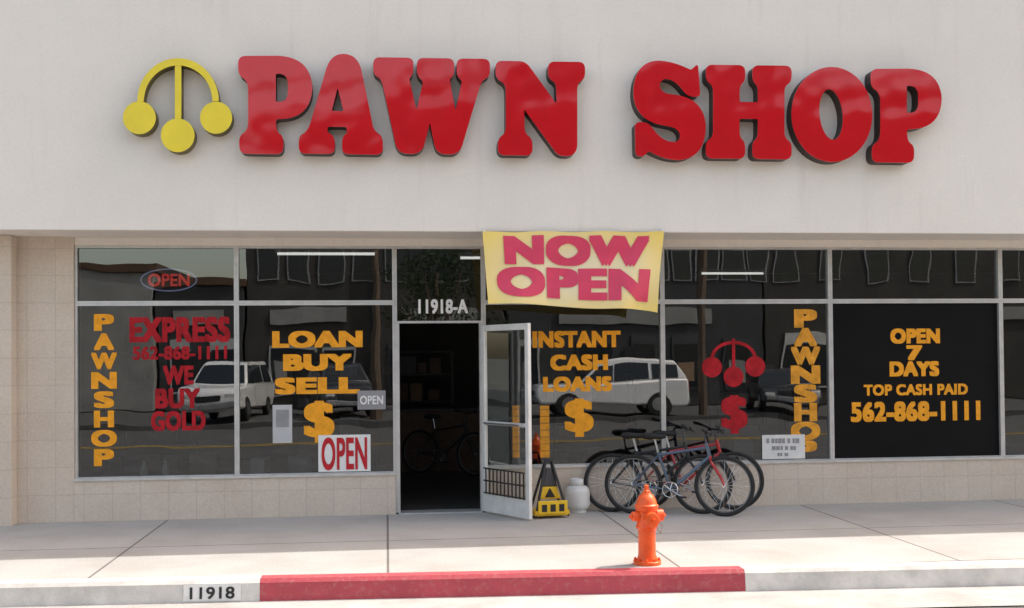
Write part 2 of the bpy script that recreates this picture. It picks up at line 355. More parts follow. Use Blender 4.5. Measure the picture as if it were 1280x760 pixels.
# ------------------------------------------------------------------ painted writing on the glass
LY=GY-.006
def stack(word,cx,y0,y1,w,h,m,parent,bold=.065):
    for i,ch in enumerate(word):
        cy=y0+(y1-y0)*i/(len(word)-1); lettering(ch,cx,cy,w*(1.15 if ch in 'WNO' else .9),h,LY,m,parent,bold)
stack('PAWNSHOP',130,403,572,28,21,'gold',Wl[0])
for t,cx,cy,w,h,bd in (('EXPRESS',225,412,126,32,.06),('562-868-1111',225,441,118,17,.05),('WE',223,469,38,24,.06),('BUY',222,498,56,25,.06),('GOLD',223,526,68,25,.06)): lettering(t,cx,cy,w,h,LY,'redin',Wl[0],bd)
for t,cx,cy,w,h,bd in (('LOAN',397,424,113,21,.075),('BUY',397,453,86,21,.075),('SELL',397,482,106,21,.075),('$',399,527,38,52,.045)): lettering(t,cx,cy,w,h,LY,'gold',Wl[1],bd)
for t,cx,cy,w,h,bd in (('INSTANT',721,424,110,21,.07),('CASH',724,453,72,20,.075),('LOANS',722,480,86,19,.075),('$',724,522,36,48,.045)): lettering(t,cx,cy,w,h,LY,'gold',Wr[0],bd)
for t,cx,cy,w,h,bd in (('OPEN',1144,420,62,19,.075),('7',1143,441,20,19,.065),('DAYS',1143,461,62,19,.075),('TOP CASH PAID',1145,487,130,14,.055),('562-868-1111',1145,514,162,25,.058)): lettering(t,cx,cy,w,h,LY,'gold',Wr[2],bd)
stack('PAWNSHOP',1007,398,562,32,23,'goldin',Wr[1],.075)
lettering('$',918,518,33,48,LY,'redin',Wr[1],.05)
lettering('11918-A',554,383,62,18,LY,'whitep',Wd,.04)
for px,hw in ((645,4),(681,5.5)):
    a,b=P(px-hw,572,LY),P(px+hw,507,LY); q=MB(); z=a.z
    while z<b.z-.02:
        h=min(.075,b.z-z); q.bx(a.x,b.x,LY-.001,LY+.001,z,z+h); z+=h+.006
    q.build('painted_stripe','goldin',Wr[0])
em=MB()
def dsk(m,px,py,r,Y,n=24):
    c=P(px,py,Y); k=(P(px+10,py,Y)-P(px,py,Y)).x/10*r; m.poly([(c.x+k*math.cos(2*math.pi*j/n),Y,c.z+k*math.sin(2*math.pi*j/n)) for j in range(n)])
for a,b in ((890,459),(917,471),(944,458)): dsk(em,a,b,12.5,LY)
def strip(m,pts,w,Y):
    q=[V((p[0],p[1])) for p in pts]
    for i in range(len(q)-1):
        t=(q[i+1]-q[i]).normalized(); n=V((-t.y,t.x))*w/2; e=t*w*.15
        m.poly([P(*(a),Y-i*.00002) for a in (q[i]-n-e,q[i+1]-n+e,q[i+1]+n+e,q[i]+n-e)])
strip(em,[(917-27*math.cos(math.pi*j/12),448-20*math.sin(math.pi*j/12)) for j in range(13)],4,LY-.001); strip(em,[(917,424),(917,460)],4,LY-.002)
em.build('painted_emblem','redin',Wr[1])
# ------------------------------------------------------------------ channel letters
Pg=([(0,0,9),(93,-2,46),(93,76,46),(46,75,4),(46,94,12),(56,99,10),(55,119,8),(2,119,8),(1,99,10),(13,93,12),(13,28,12),(0,22,10)],[(46,19,2),(64,17,14),(64,58,14),(46,56,2)])
Ag=([(38,2,14),(56,-6,18),(73,4,14),(91,92,8),(102,98,8),(102,119,8),(54,119,8),(54,99,8),(61,95,4),(59,85,2),(34,85,2),(31,94,6),(42,99,8),(42,119,8),(0,119,8),(0,99,8),(11,94,10)],[(38,68,2),(47,36,2),(56,68,2)])
Wg=([(0,0,8),(48,0,8),(47,20,8),(42,24,3),(53,66,2),(63,28,3),(55,20,6),(55,0,8),(99,0,8),(99,20,8),(93,24,3),(102,66,2),(112,26,3),(105,20,6),(105,0,8),(144,0,8),(144,20,8),(134,24,8),(108,112,6),(101,118,6),(84,118,6),(78,112,5),(70,78,2),(60,112,5),(53,118,6),(36,118,6),(29,112,6),(10,24,8),(0,20,8)],)
Ng=([(0,0,8),(36,0,8),(77,54,2),(77,24,6),(67,19,8),(67,0,8),(111,0,8),(111,19,8),(101,24,8),(101,108,7),(95,115,7),(79,115,7),(34,56,2),(34,90,8),(44,96,8),(44,115,8),(3,115,8),(3,96,8),(13,90,8),(13,26,8),(0,20,8)],)
Sg=([(70,8,3),(77,1,5),(80,38,6),(66,38,8),(48,15,18),(28,17,12),(28,36,12),(86,44,34),(88,116,44),(36,118,24),(15,106,3),(8,114,5),(0,113,5),(-1,74,6),(13,73,8),(34,99,18),(58,97,12),(56,78,12),(-2,68,34),(-4,-3,44),(44,-4,24)],)
Hg=([(0,0,8),(46,0,8),(46,18,8),(39,23,8),(39,46,2),(65,46,2),(65,23,8),(58,18,8),(58,0,8),(104,0,8),(104,18,8),(95,23,8),(95,90,8),(104,95,8),(104,114,8),(58,114,8),(58,95,8),(65,90,8),(65,64,2),(39,64,2),(39,90,8),(46,95,8),(46,114,8),(0,114,8),(0,95,8),(9,90,8),(9,23,8),(0,18,8)],)
def ell(cx,cy,a,b,t=0,n=48): return [(cx+a*math.cos(2*math.pi*k/n)*math.cos(t)-b*math.sin(2*math.pi*k/n)*math.sin(t),cy+a*math.cos(2*math.pi*k/n)*math.sin(t)+b*math.sin(2*math.pi*k/n)*math.cos(t)) for k in range(n)]
LF=OV-.17
def channel(name,loops,label,cat,group):
    wl=[[P(x,y,LF) for x,y in L] for L in loops]
    ax=sum(p.x for p in wl[0])/len(wl[0]); az=min(p.z for p in wl[0]); t=thing(name,(ax,LF,az),label,cat,0,group)
    return t,[[(p.x-ax,p.z-az) for p in L] for L in wl]
def plate(name,loops,m,parent,y0,y1):
    me=curvemesh(loops,y1-y0)
    for v in me.vertices: v.co=V((v.co.x,(y0+y1)/2-v.co.z,v.co.y))
    return link(name,me,m,parent)
rl=random.Random(5)
def letter(ch,g,x0,y0,x1,y1,label):
    gw,gh={'P':(93,118),'A':(102,119),'W':(144,118),'N':(111,115),'S':(84,114),'H':(104,114),'O':(100,114)}[ch]
    loops=[]
    for k,L in enumerate(g):
        L=swell(L,1.5 if k==0 else -1.2)
        L=rounded(L) if len(L[0])==3 else L
        loops.append([(x0+(x1-x0)*x/gw,y0+(y1-y0)*y/gh+(x/gw-.5)*(x1-x0)*.014) for x,y in L])
    t,lp=channel('channel_letter',loops,label,'sign letter','red letters of the shop sign')
    plate('face',lp,'red',t,0,.012); plate('return',lp,'ret',t,.0125,.168)
    t.rotation_euler=(R(rl.uniform(-.4,.1)),0,R(rl.uniform(-.3,.3)))
    return t
Og=(ell(50,57,50,58),ell(49,57,16,33,R(-6)))
letter('P',Pg,299,72,389,190,'big red sign letter P beside the yellow three ball emblem, first of the word PAWN')
letter('A',Ag,375,72,477,191,'big red sign letter A in the word PAWN')
letter('W',Wg,468,74,611,191,'big red sign letter W in the word PAWN')
letter('N',Ng,621,78,730,193,'big red sign letter N ending the word PAWN')
letter('S',Sg,796,81,878,195,'big red sign letter S starting the word SHOP')
letter('H',Hg,884,83,988,197,'big red sign letter H in the word SHOP')
letter('O',Og,991,86,1089,200,'big red sign letter O in the word SHOP')
letter('P',Pg,1090,88,1176,201,'big red sign letter P ending the word SHOP, farthest right')
arch=[]
for k in range(33): a=math.pi*k/32; arch.append((222-51*math.cos(a),126-54*math.sin(a)))
inner=[(222-43*math.cos(math.pi*k/32),126-45*math.sin(math.pi*k/32)) for k in range(33)]
t,lp=channel('pawn_emblem',[arch+inner[::-1],ell(174,147,20.5,20.5),ell(270,147,20,20),ell(222,169,21,21),[(218,76),(226,76),(226,152),(218,152)]],'yellow pawnbroker emblem of three balls hanging from an arch','emblem',None)
for nm,L,dy in (('arch',lp[0],.02),('ball',lp[1],0),('ball',lp[2],0),('ball',lp[3],0),('rod',lp[4],.024)):
    f=plate(nm,[L],'yel',t,dy,dy+.012); plate('return',[L],'olive',f,dy+.0125,.168)
# ------------------------------------------------------------------ banner
BY=OV-.03
c00,c10,c11,c01=P(603,289,BY),P(830,289,BY),P(823,387,BY),P(610,380,BY)
def bpos(s,t,off=0):
    p=(c00*(1-s)+c10*s)*(1-t)+(c01*(1-s)+c11*s)*t
    p=p.copy(); y=.03*math.sin(s*9+.6)*t+.02*math.sin(s*21+t*4)*(.25+.75*t)+.03*t*t+.012*math.sin(t*7+s*3)
    cr=max(0,s-.62)/.38; y+=.055*cr*t*math.sin(cr*9+t*5)
    p.z+=-.012*math.sin(s*math.pi*3)**2*(1-t)+.014*math.sin(s*8)*t*t-.05*cr**3*t*t; p.x-=.03*cr**2*t*t; p.y-=y+off; return p
bo=bpos(.5,1)
bn=thing('banner',bo,'yellow NOW OPEN banner with red letters hung from the overhang above the door','banner')
m=MB(); NX,NY=72,24
vv=[[m.bm.verts.new(bpos(i/NX,j/NY)-bo) for i in range(NX+1)] for j in range(NY+1)]
for j in range(NY):
    for i in range(NX): m.bm.faces.new((vv[j][i],vv[j+1][i],vv[j+1][i+1],vv[j][i+1]))
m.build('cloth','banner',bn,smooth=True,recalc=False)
def btext(txt,s0,s1,t0,t1):
    me=textmesh(txt,.075); b=bmesh.new(); b.from_mesh(me)
    for _ in range(4):
        es=[e for e in b.edges if e.calc_length()>.045]
        if es: bmesh.ops.subdivide_edges(b,edges=es,cuts=1); bmesh.ops.triangulate(b,faces=b.faces[:])
    for v in b.verts: v.co=bpos(s0+(s1-s0)*(v.co.x+.5),t0+(t1-t0)*(.5-v.co.y),.008+v.co.z)-bo
    b.to_mesh(me); b.free(); link('lettering',me,'bannerred',bn)
btext('NOW',.11,.92,.05,.45); btext('OPEN',.06,.94,.48,.90)
for s in (0.01,.99): MB().tube([bpos(s,.02)-bo,V((bpos(s,.02).x,OV-.004,ZS+.05))-bo],.006).build('cord','whitep',bn)
# ------------------------------------------------------------------ signs in the windows
def sheet(name,px0,py0,px1,py1,Y,m,label,cat,th=.006):
    a,b=P(px0,py1,Y),P(px1,py0,Y); o=V(((a.x+b.x)/2,Y,a.z)); t=thing(name,o,label,cat)
    MB().bx(a.x-o.x,b.x-o.x,0,th,0,b.z-a.z).build('board',m,t); return t,o
t,o=sheet('open_sign',398,543,463,590,.012,'whitep','white OPEN sign with red letters low in the window left of the door','sign')
lettering('OPEN',430.5,567,57,41,.009,'redp',t,.03,off=o)
t,o=sheet('open_sign',447,488,482,512,.014,'grey','small dark grey OPEN sign with pale letters, above the white OPEN sign','sign')
lettering('OPEN',464.5,500,29,11,.011,'whitep',t,.03,off=o)
t,o=sheet('notice_sign',953,543,1006,574,.012,'bucket','small white notice with dark lettering at bottom of the right window','sign')
q=MB(); random.seed(9)
for row,(y,h) in enumerate(((551,6),(560,5),(568,4))):
    x=958+row*7
    while x<1000-row*7:
        w=random.choice((2.5,3.5,4.5)); a,b=P(x,y+h/2,.008),P(x+w,y-h/2,.008); q.bx(a.x-o.x,b.x-o.x,-.004,-.002,a.z-o.z,b.z-o.z); x+=w+random.choice((.8,1.2,3))
q.build('lettering','grey',t)
no=P(212,363,.14); t=thing('neon_sign',no,'glowing red OPEN neon sign with pale ring in the top left pane','neon sign')
q=MB(); n=40; cc=P(211,350,.14)
q.tube([V((cc.x+.31*math.cos(2*math.pi*k/n),.14,cc.z+.125*math.sin(2*math.pi*k/n)))-no for k in range(n)],.007,6,True); q.build('ring','neon_b',t,smooth=True)
lettering('OPEN',211,350,52,16,.13,'neon_r',t,.03,off=no)
MB().bx(-.3,.3,.03,.04,.0,.24).build('backing','black',t)
t,o=sheet('notice',341,506,365,554,.014,'paper','tall pale paper notice in the left window beside the dollar sign','notice')
a,b=P(345,534,.012),P(361,512,.012); MB().bx(a.x-o.x,b.x-o.x,-.003,-.001,a.z-o.z,b.z-o.z).build('picture','grey',t)
bench=thing('display_bench',((xl+xd0)/2,.56,.014),'low dark display bench running behind the left windows','bench'); hw=(xd0-xl)/2-.12; MB().bx(-hw,hw,-.34,.34,.386,.446).build('top','wood',bench,bevel=.005); MB().bx(-hw+.05,hw-.05,-.3,.3,0,.385).build('base','wood',bench)
b2=thing('display_bench',((xd1+xs[5])/2,.56,.014),'low dark display bench running behind the right windows','bench'); hw=(xs[5]-xd1)/2-.2; MB().bx(-hw,hw,-.34,.34,.386,.446).build('top','wood',b2,bevel=.005); MB().bx(-hw+.05,hw-.05,-.3,.3,0,.385).build('base','wood',b2)
for px,lab in ((180,'white vase at the bottom of the first window, nearer the tiled pier'),(207,'white vase at the bottom of the first window, nearer the mullion')):
    c=P(px,560,.35); v=thing('vase',(c.x,.35,.461),lab,'vase',group='white vases in the window')
    MB().lathe([(.03,0),(.045,.03),(.035,.1),(.018,.14),(.026,.17),(.02,.17)],seg=20).build('body','whitep',v,smooth=True)
random.seed(3)
for px,w,h,mm,lab in ((325,.16,.17,'whitep','small white box on the bench in the second window'),(255,.3,.24,'cardb','brown carton on the bench in the first window'),(375,.24,.2,'grey','grey box on the bench under the dollar sign'),(745,.3,.22,'cardb','brown carton on the bench behind the right window'),(925,.26,.3,'grey','grey box on the bench left of the small white notice')):
    c=P(px,570,.45); b=thing('box',(c.x,.45,.461),lab,'box',rz=random.uniform(-.3,.3))
    MB().bx(-w/2,w/2,-.12,.12,0,h).build('carton',mm,b,bevel=.006); MB().bx(-w/2-.003,w/2+.003,-.03,.03,h*.3,h+.003).build('tape','grey',b)
for pa,pb,yy,lab in ((344,471,3.,'lit fluorescent ceiling light seen through the second top window'),(573,600,3.6,'lit fluorescent ceiling light seen above the door'),(875,905,6.6,'lit fluorescent ceiling light deep behind the right windows')):
    a,b=P(pa,323,yy),P(pb,323,yy); L=max(1.2,b.x-a.x); z=3.30
    t=thing('ceiling_light',(a.x+L/2,yy,z),lab,'ceiling light',group='fluorescent lights in the shop')
    MB().bx(-L/2,L/2,-.08,.08,.0,.058).build('housing','bucket',t); MB().tube([(-L/2+.03,0,-.02),(L/2-.03,0,-.02)],.017).build('tube','tube',t,smooth=True)
def shelf(x,y,lab,seed):
    t=thing('shelf_unit',(x,y,.013),lab,'shelf',group='dark shelves in the shop')
    for sx in (-.6,.6):
        for sy in (-.2,.2): MB().bx(sx-.02,sx+.02,sy-.02,sy+.02,0,1.9).build('post','black',t)
    for z in (.15,.6,1.05,1.5,1.88): MB().bx(-.579,.579,-.2,.2,z,z+.025).build('board','darkgrey',t)
    rr=random.Random(seed)
    for z in (.175,.625,1.075,1.525):
        x0=-.55
        while x0<.35:
            w=rr.uniform(.14,.3); h=rr.uniform(.12,.32); b=thing('box',(x+x0+w/2,y,z+.014),'boxed goods stacked on a dark shelf inside the shop','box',rz=rr.uniform(-.2,.2),group='boxes on the shop shelves')
            MB().bx(-w/2,w/2,-.13,.1,0,h).build('carton',rr.choice(['cardb','grey','darkgrey','wood']),b,bevel=.004); MB().bx(-w/2-.002,w/2+.002,-.02,.02,h*.4,h+.002).build('tape','darkgrey',b); x0+=w+rr.uniform(.02,.12)
shelf(P(190,450,3).x,3.,'dark shelf of boxed goods behind the first window',1)
shelf(P(420,450,4).x,4.,'dark shelf of boxed goods behind the LOAN BUY SELL window',2)
shelf(P(740,450,3.4).x,3.4,'dark shelf of boxed goods behind the INSTANT CASH LOANS window',3)
shelf(P(940,450,3).x,3.,'dark shelf of boxed goods behind the red painted emblem',5)
shelf(P(520,450,5.9).x,5.9,'dark shelf of boxed goods behind the counter, seen through the doorway',8)
ct=thing('counter',(P(545,560,5).x,5,.013),'dark shop counter seen through the open door','counter'); MB().bx(-1.2,1.2,-.3,.3,0,.95).build('base','wood',ct); MB().bx(-1.25,1.25,-.35,.35,.951,.99).build('top','darkgrey',ct,bevel=.005)
# ------------------------------------------------------------------ bicycles
def bicycle(frame_m,fork_m,label,loc,rz,lean,group,bar_up=.02):
    t=thing('bicycle',loc,label,'bicycle',rz,group,lean)
    Rr,Fr,BBk,ST,HT,HB=V((-.43,0,.335)),V((.60,0,.335)),V((0,0,.28)),V((-.15,0,.70)),V((.40,0,.79)),V((.435,0,.66))
    q=MB(); q.tube([BBk,ST],.016).tube([ST-V((-.01,0,.03)),HT-V((0,0,.03))],.016).tube([BBk,HB],.019).tube([HT+V((-.005,0,.02)),HB],.021)
    for s in (-1,1):
        q.tube([Rr+V((0,s*.06,0)),BBk+V((-.08,s*.035,.005)),BBk],.010).tube([Rr+V((0,s*.06,0)),ST+V((0,s*.02,-.04))],.009)
    q.lathe([(.022,-.035),(.022,.035)],BBk,Matrix.Rotation(R(90),3,'X'),16); q.build('frame',frame_m,t,smooth=True)
    q=MB(); q.tube([HB,HB+V((.015,0,-.05))],.02)
    for s in (-1,1): q.tube([HB+V((.015,s*.01,-.045)),HB+V((.02,s*.055,-.06)),Fr+V((-.03,s*.055,.08)),Fr+V((0,s*.055,0))],[.013,.014,.011,.009])
    q.build('fork',fork_m,t,smooth=True)
    q=MB(); q.tube([HT,HT+V((-.02,0,.08+bar_up)),HT+V((.06,0,.1+bar_up))],.014); h=HT+V((.06,0,.1+bar_up)); q.tube([h+V((-.06,-.29,.03)),h+V((-.02,-.15,.02)),h,h+V((-.02,.15,.02)),h+V((-.06,.29,.03))],.012)
    hb=q.build('handlebar','darkgrey',t,smooth=True)
    for s in (-1,1): MB().tube([h+V((-.035,s*.19,.025)),h+V((-.062,s*.295,.031))],.018).tube([h+V((0,s*.17,.0)),h+V((.03,s*.24,-.01))],.006).build('grip','rubber',hb,smooth=True)
    q=MB(); q.tube([ST,ST+V((-.04,0,.15))],.0125); q.build('seat_post','chrome',t,smooth=True)
    q=MB(); T=ST+V((-.05,0,.16)); rings=[]
    for x,w,hh in ((-.13,.055,.02),(-.11,.075,.035),(-.05,.075,.04),(.03,.035,.032),(.11,.02,.028),(.14,.012,.018)):
        rings.append([q.bm.verts.new(T+V((x,w*math.cos(2*math.pi*k/12),.02+hh*math.sin(2*math.pi*k/12)))) for k in range(12)])
    for a,b in zip(rings,rings[1:]):
        for k in range(12): q.bm.faces.new((a[k],a[(k+1)%12],b[(k+1)%12],b[k]))
    q.bm.faces.new(rings[0][::-1]); q.bm.faces.new(rings[-1]); q.build('saddle','rubber',t,smooth=True)
    for hub in (Rr,Fr):
        q=MB(); q.lathe([(.018,-.045),(.018,.045)],hub,Matrix.Rotation(R(90),3,'X'),14)
        for k in range(28):
            a=2*math.pi*k/28; s=(-1)**k; q.tube([hub+V((.016*math.cos(a+.7*s),s*.03,.016*math.sin(a+.7*s))),hub+V((.295*math.cos(a),0,.295*math.sin(a)))],.0016,4)
        w=q.build('wheel','chrome',t); MB().ring(hub,.315,.023,n=48).build('tyre','rubber',w,smooth=True); MB().ring(hub,.289,.010,n=48,seg=6).build('rim','iron',w,smooth=True)
    q=MB(); q.ring(BBk+V((0,-.05,0)),.085,.006,n=28,seg=6)
    for k in range(5): a=k*1.2566; q.tube([BBk+V((0,-.05,0)),BBk+V((.085*math.cos(a),-.05,.085*math.sin(a)))],.006,6)
    ca=V((math.cos(-.5),0,math.sin(-.5)))*.17; q.tube([BBk+V((0,-.06,0)),BBk+ca+V((0,-.075,0))],.009); q.tube([BBk+V((0,.05,0)),BBk-ca+V((0,.075,0))],.009)
    ck=q.build('crank','chrome',t,smooth=True)
    for s,c in ((-1,BBk+ca),(1,BBk-ca)): MB().box(c+V((0,s*.12,0)),(.09,.075,.022)).build('pedal','rubber',ck,bevel=.004)
    q=MB(); q.tube([Rr+V((0,-.05,.04)),BBk+V((0,-.05,.085)),BBk+V((.085,-.05,0)),BBk+V((0,-.05,-.085)),Rr+V((-.0,-.05,-.04)),Rr+V((-.04,-.05,0))],.004,5,True); q.build('chain','iron',t)
    return t
def place_bike(pr,pf,Y,*a,**k):
    xa=P(pr,603,Y).x; xb=P(pf,603,Y).x; c=min(1,(xb-xa)/1.03); ang=-math.acos(c); mx=xa+.43*c
    return bicycle(*a,loc=(mx,Y,0),rz=ang,lean=R(-7),**k)
gp='bicycles parked against the shop front'
place_bike(795,897,-.60,'steelblue','redframe','blue grey bicycle with a red fork, nearest the street in the row',group=gp)
b3=place_bike(768,872,-.40,'black','black','black bicycle in the middle of the row, farthest left',group=gp,bar_up=.06)
place_bike(810,913,-.16,'redframe','black','red bicycle in the row standing closest to the wall, farthest right',group=gp)
ib=copy_tree(b3); ib.location=(P(552,590,4.2).x,4.2,.013); ib.rotation_euler=(R(-4),0,R(-38)); ib['label']='dark bicycle standing inside the shop, seen through the open doorway'; del ib['group']
# ------------------------------------------------------------------ stand, tank
c=G(686,646); t=thing('folding_stand',(c.x,c.y,0),'yellow and black folding stand on the sidewalk beside the open door','stand',rz=.15)
for s in (-1,1):
    for f in (-1,1): MB().tube([(s*.19,f*.14,.02),(s*.04,f*.02,.60)],.016).build('leg','black',t,smooth=True)
MB().bx(-.2,.2,-.15,.15,.03,.09).bx(-.17,.17,-.17,-.152,.05,.20).build('tray','yplast',t,bevel=.01)
MB().prism([(-.13,.205),(.13,.205),(.085,.34),(-.085,.34)],-.05,.03).build('panel','yplast',t,bevel=.01)
MB().prism([(-.08,.345),(.08,.345),(.03,.55),(-.03,.55)],-.03,.03).build('panel','darkgrey',t,bevel=.01)
MB().prism([(-.06,.225),(.06,.225),(.0,.33)],-.056,-.0505).build('mark','black',t)
MB().tube([(-.04,-.02,.59),(-.04,0,.63),(.04,0,.63),(.04,.02,.59)],.014).build('handle','black',t,smooth=True)
for k in range(3): MB().bx(-.13+k*.1,-.07+k*.1,-.173,-.1705,.08,.16).build('stripe','black',t)
c=G(722,640); t=thing('gas_tank',(c.x,c.y,0),'rounded white tank between the yellow stand and the bicycles','tank')
MB().lathe([(.095,0),(.1,.0),(.1,.03),(.112,.036),(.135,.06),(.142,.10),(.142,.23),(.135,.265),(.11,.295),(.07,.312),(.03,.318)],seg=36).build('body','bucket',t,smooth=True)
q=MB(); n=20; Rr_=.082
ra=[R(40)+k*R(280)/n for k in range(n+1)]
A=[q.bm.verts.new((Rr_*math.cos(a),Rr_*math.sin(a),.30)) for a in ra]; C=[q.bm.verts.new((Rr_*math.cos(a),Rr_*math.sin(a),.385)) for a in ra]
for k in range(n): q.bm.faces.new((A[k],A[k+1],C[k+1],C[k]))
o=q.build('collar','bucket',t,smooth=True); s_=o.modifiers.new('s','SOLIDIFY'); s_.thickness=.007
MB().lathe([(.018,.312),(.018,.35),(.03,.352),(.03,.368),(.01,.372)],seg=12).build('valve','chrome',t,smooth=True)
# ------------------------------------------------------------------ hydrant
c=G(809,705); H=thing('fire_hydrant',(c.x,c.y,0),'orange fire hydrant on the sidewalk behind the red kerb','fire hydrant',rz=R(18)); H.scale=(.92,.92,.985)
fl=MB().lathe([(.13,0),(.13,.028),(.124,.034),(.095,.036),(.09,.06)],seg=36).build('base_flange','orange',H,smooth=True)
for k in range(8): a=k*math.pi/4+.2; MB().lathe([(.016,.034),(.016,.05),(.009,.051),(.009,.06)],(.11*math.cos(a),.11*math.sin(a),0),seg=6).build('bolt','orange',fl)
MB().lathe([(.09,.05),(.082,.09),(.08,.26),(.084,.30),(.102,.315),(.102,.335),(.092,.35),(.092,.46),(.104,.47),(.104,.495)],seg=36).build('barrel','orange',H,smooth=True)
bn_=MB().lathe([(.11,.496),(.11,.515),(.095,.525),(.088,.56),(.068,.595),(.045,.612),(.04,.625)],seg=36).build('bonnet','orange',H,smooth=True)
MB().lathe([(.038,.624),(.036,.64),(.026,.645),(.024,.685),(.012,.69)],seg=6).build('top_nut','orange',bn_)
for ang,rr,ln in ((-8,.058,.05),(-100,.07,.06),(172,.045,.035)):
    rot=Matrix.Rotation(R(ang),3,'Z')@Matrix.Rotation(R(90),3,'Y')
    z=.42 if rr<.065 else .40
    o=MB().lathe([(rr*.8,.06),(rr*.8,.085),(rr,.087),(rr,.105),(rr*.93,.107),(rr*.93,.107+ln),(rr*.8,.112+ln),(rr*.3,.113+ln)],(0,0,z),rot,24).build('outlet','orange',H,smooth=True)
    MB().lathe([(.02,.112+ln),(.018,.138+ln)],(0,0,z),rot,5).build('cap_nut','orange',o)
MB().tube([(.09,-.06,.40),(.11,-.1,.33),(.07,-.13,.28),(.03,-.13,.33),(.01,-.15,.37)],.005,6).build('chain','iron',H,smooth=True)
# ------------------------------------------------------------------ street opposite (seen mirrored in the glass)
def vehicle(name,label,cat,x,y,z,rz,body_m,kind):
    t=thing(name,(x,y,z),label,cat,rz)
    if kind=='suv': low=[(-2.35,.35),(2.3,.35),(2.42,.55),(2.38,.85),(2.2,1.0),(1.05,1.08),(-2.4,1.1),(-2.42,.6)]; top=[(1.1,1.07),(.45,1.68),(.1,1.76),(-2.0,1.76),(-2.38,1.09)]; wins=[(.95,1.12,.45,1.62,-.05),(-.1,1.12,-.1,1.64,-1.1),(-1.2,1.12,-1.2,1.62,-2.05)]
    else: low=[(-2.2,.32),(2.2,.32),(2.3,.5),(2.22,.72),(1.9,.82),(1.0,.92),(-1.5,.95),(-2.25,.92),(-2.3,.5)]; top=[(1.05,.91),(.3,1.38),(-.7,1.42),(-1.1,1.36),(-1.75,.94)]; wins=[(.85,.96,.28,1.33,-.3),(-.36,.96,-.36,1.35,-1.1)]
    MB().prism(low,-.9,.9).build('body',body_m,t,bevel=.07,smooth=True)
    q=MB(); n=len(top); A=[q.bm.verts.new((p[0],-(.86 if p[1]<1.3 else .68),p[1])) for p in top]; C=[q.bm.verts.new((p[0],(.86 if p[1]<1.3 else .68),p[1])) for p in top]
    q.bm.faces.new(A); q.bm.faces.new(C[::-1])
    for i in range(n): q.bm.faces.new((A[i],C[i],C[(i+1)%n],A[(i+1)%n]))
    q.build('cabin',body_m,t,bevel=.05,smooth=True)
    zl=low[-3][1]; zt=max(p[1] for p in top)
    for xa,za,xb,zb,xc in wins:
        for s in (-1,1):
            yy=lambda z:s*(.875-(z-zl)*(.19/(zt-zl)))
            MB().poly([(xa,yy(za),za),(xb,yy(zb),zb),(xc,yy(zb),zb),(xc,yy(za),za)]).build('window','carglass',t)
    p,q2=top[0],top[1]; d=V((q2[0]-p[0],0,q2[1]-p[1])); nn=V((d.z,0,-d.x)).normalized()*.012
    MB().poly([V((p[0],-.76,p[1]))+d*.1+nn,V((p[0],.76,p[1]))+d*.1+nn,V((p[0],.62,p[1]))+d*.9+nn,V((p[0],-.62,p[1]))+d*.9+nn]).build('windscreen','carglass',t)
    wx=low[1][0]-.85; wr=-(-low[0][0]-.9)
    for x_ in (wx,wr):
        for s in (-1,1):
            rot=Matrix.Rotation(R(90),3,'X'); w=MB().lathe([(.2,-.11),(.34,-.1),(.36,-.06),(.36,.06),(.34,.1),(.2,.11)],(x_,s*.82,.36),rot,28).build('wheel','rubber',t,smooth=True)
            MB().lathe([(.03,-.12),(.2,-.115),(.22,.0),(.2,.115),(.03,.12)],(x_,s*.82,.36),rot,20).build('rim','chrome',w,smooth=True)
    xf=low[2][0]; xb=low[-1][0]
    for s in (-1,1):
        MB().box((xf-.06,s*.66,low[3][1]-.12),(.1,.34,.15)).build('headlight','bucket',t,bevel=.03); MB().box((xb+.03,s*.74,.85),(.08,.2,.24)).build('tail_lamp','lampred',t,bevel=.02)
    MB().box((xf+.005,0,.68),(.03,.8,.16)).build('grille','black',t,bevel=.01)
    MB().box((xf-.02,0,.48),(.12,1.6,.16)).build('bumper','grey',t,bevel=.03); MB().box((xb+.02,0,.5),(.12,1.6,.16)).build('bumper','grey',t,bevel=.03)
    return t
rx=lambda px,d:P(px,480,d).x
vehicle('parked_car','white wagon parked across the street, mirrored under INSTANT CASH LOANS','car',rx(760,22.),-22.,-.03,math.pi,'carwhite','suv')
vehicle('parked_car','white car parked nose to the street, mirrored in the first window','car',rx(283,23),-23.5,-.03,R(97),'carwhite','suv')
vehicle('parked_car','dark sedan parked across the street, mirrored near the red dollar sign','car',rx(975,23),-23,-.03,R(100),'cardark','sedan')
vehicle('parked_car','dark wagon parked across the street, mirrored in the LOAN BUY SELL window','car',rx(425,24),-24,-.03,R(80),'cardark','suv')
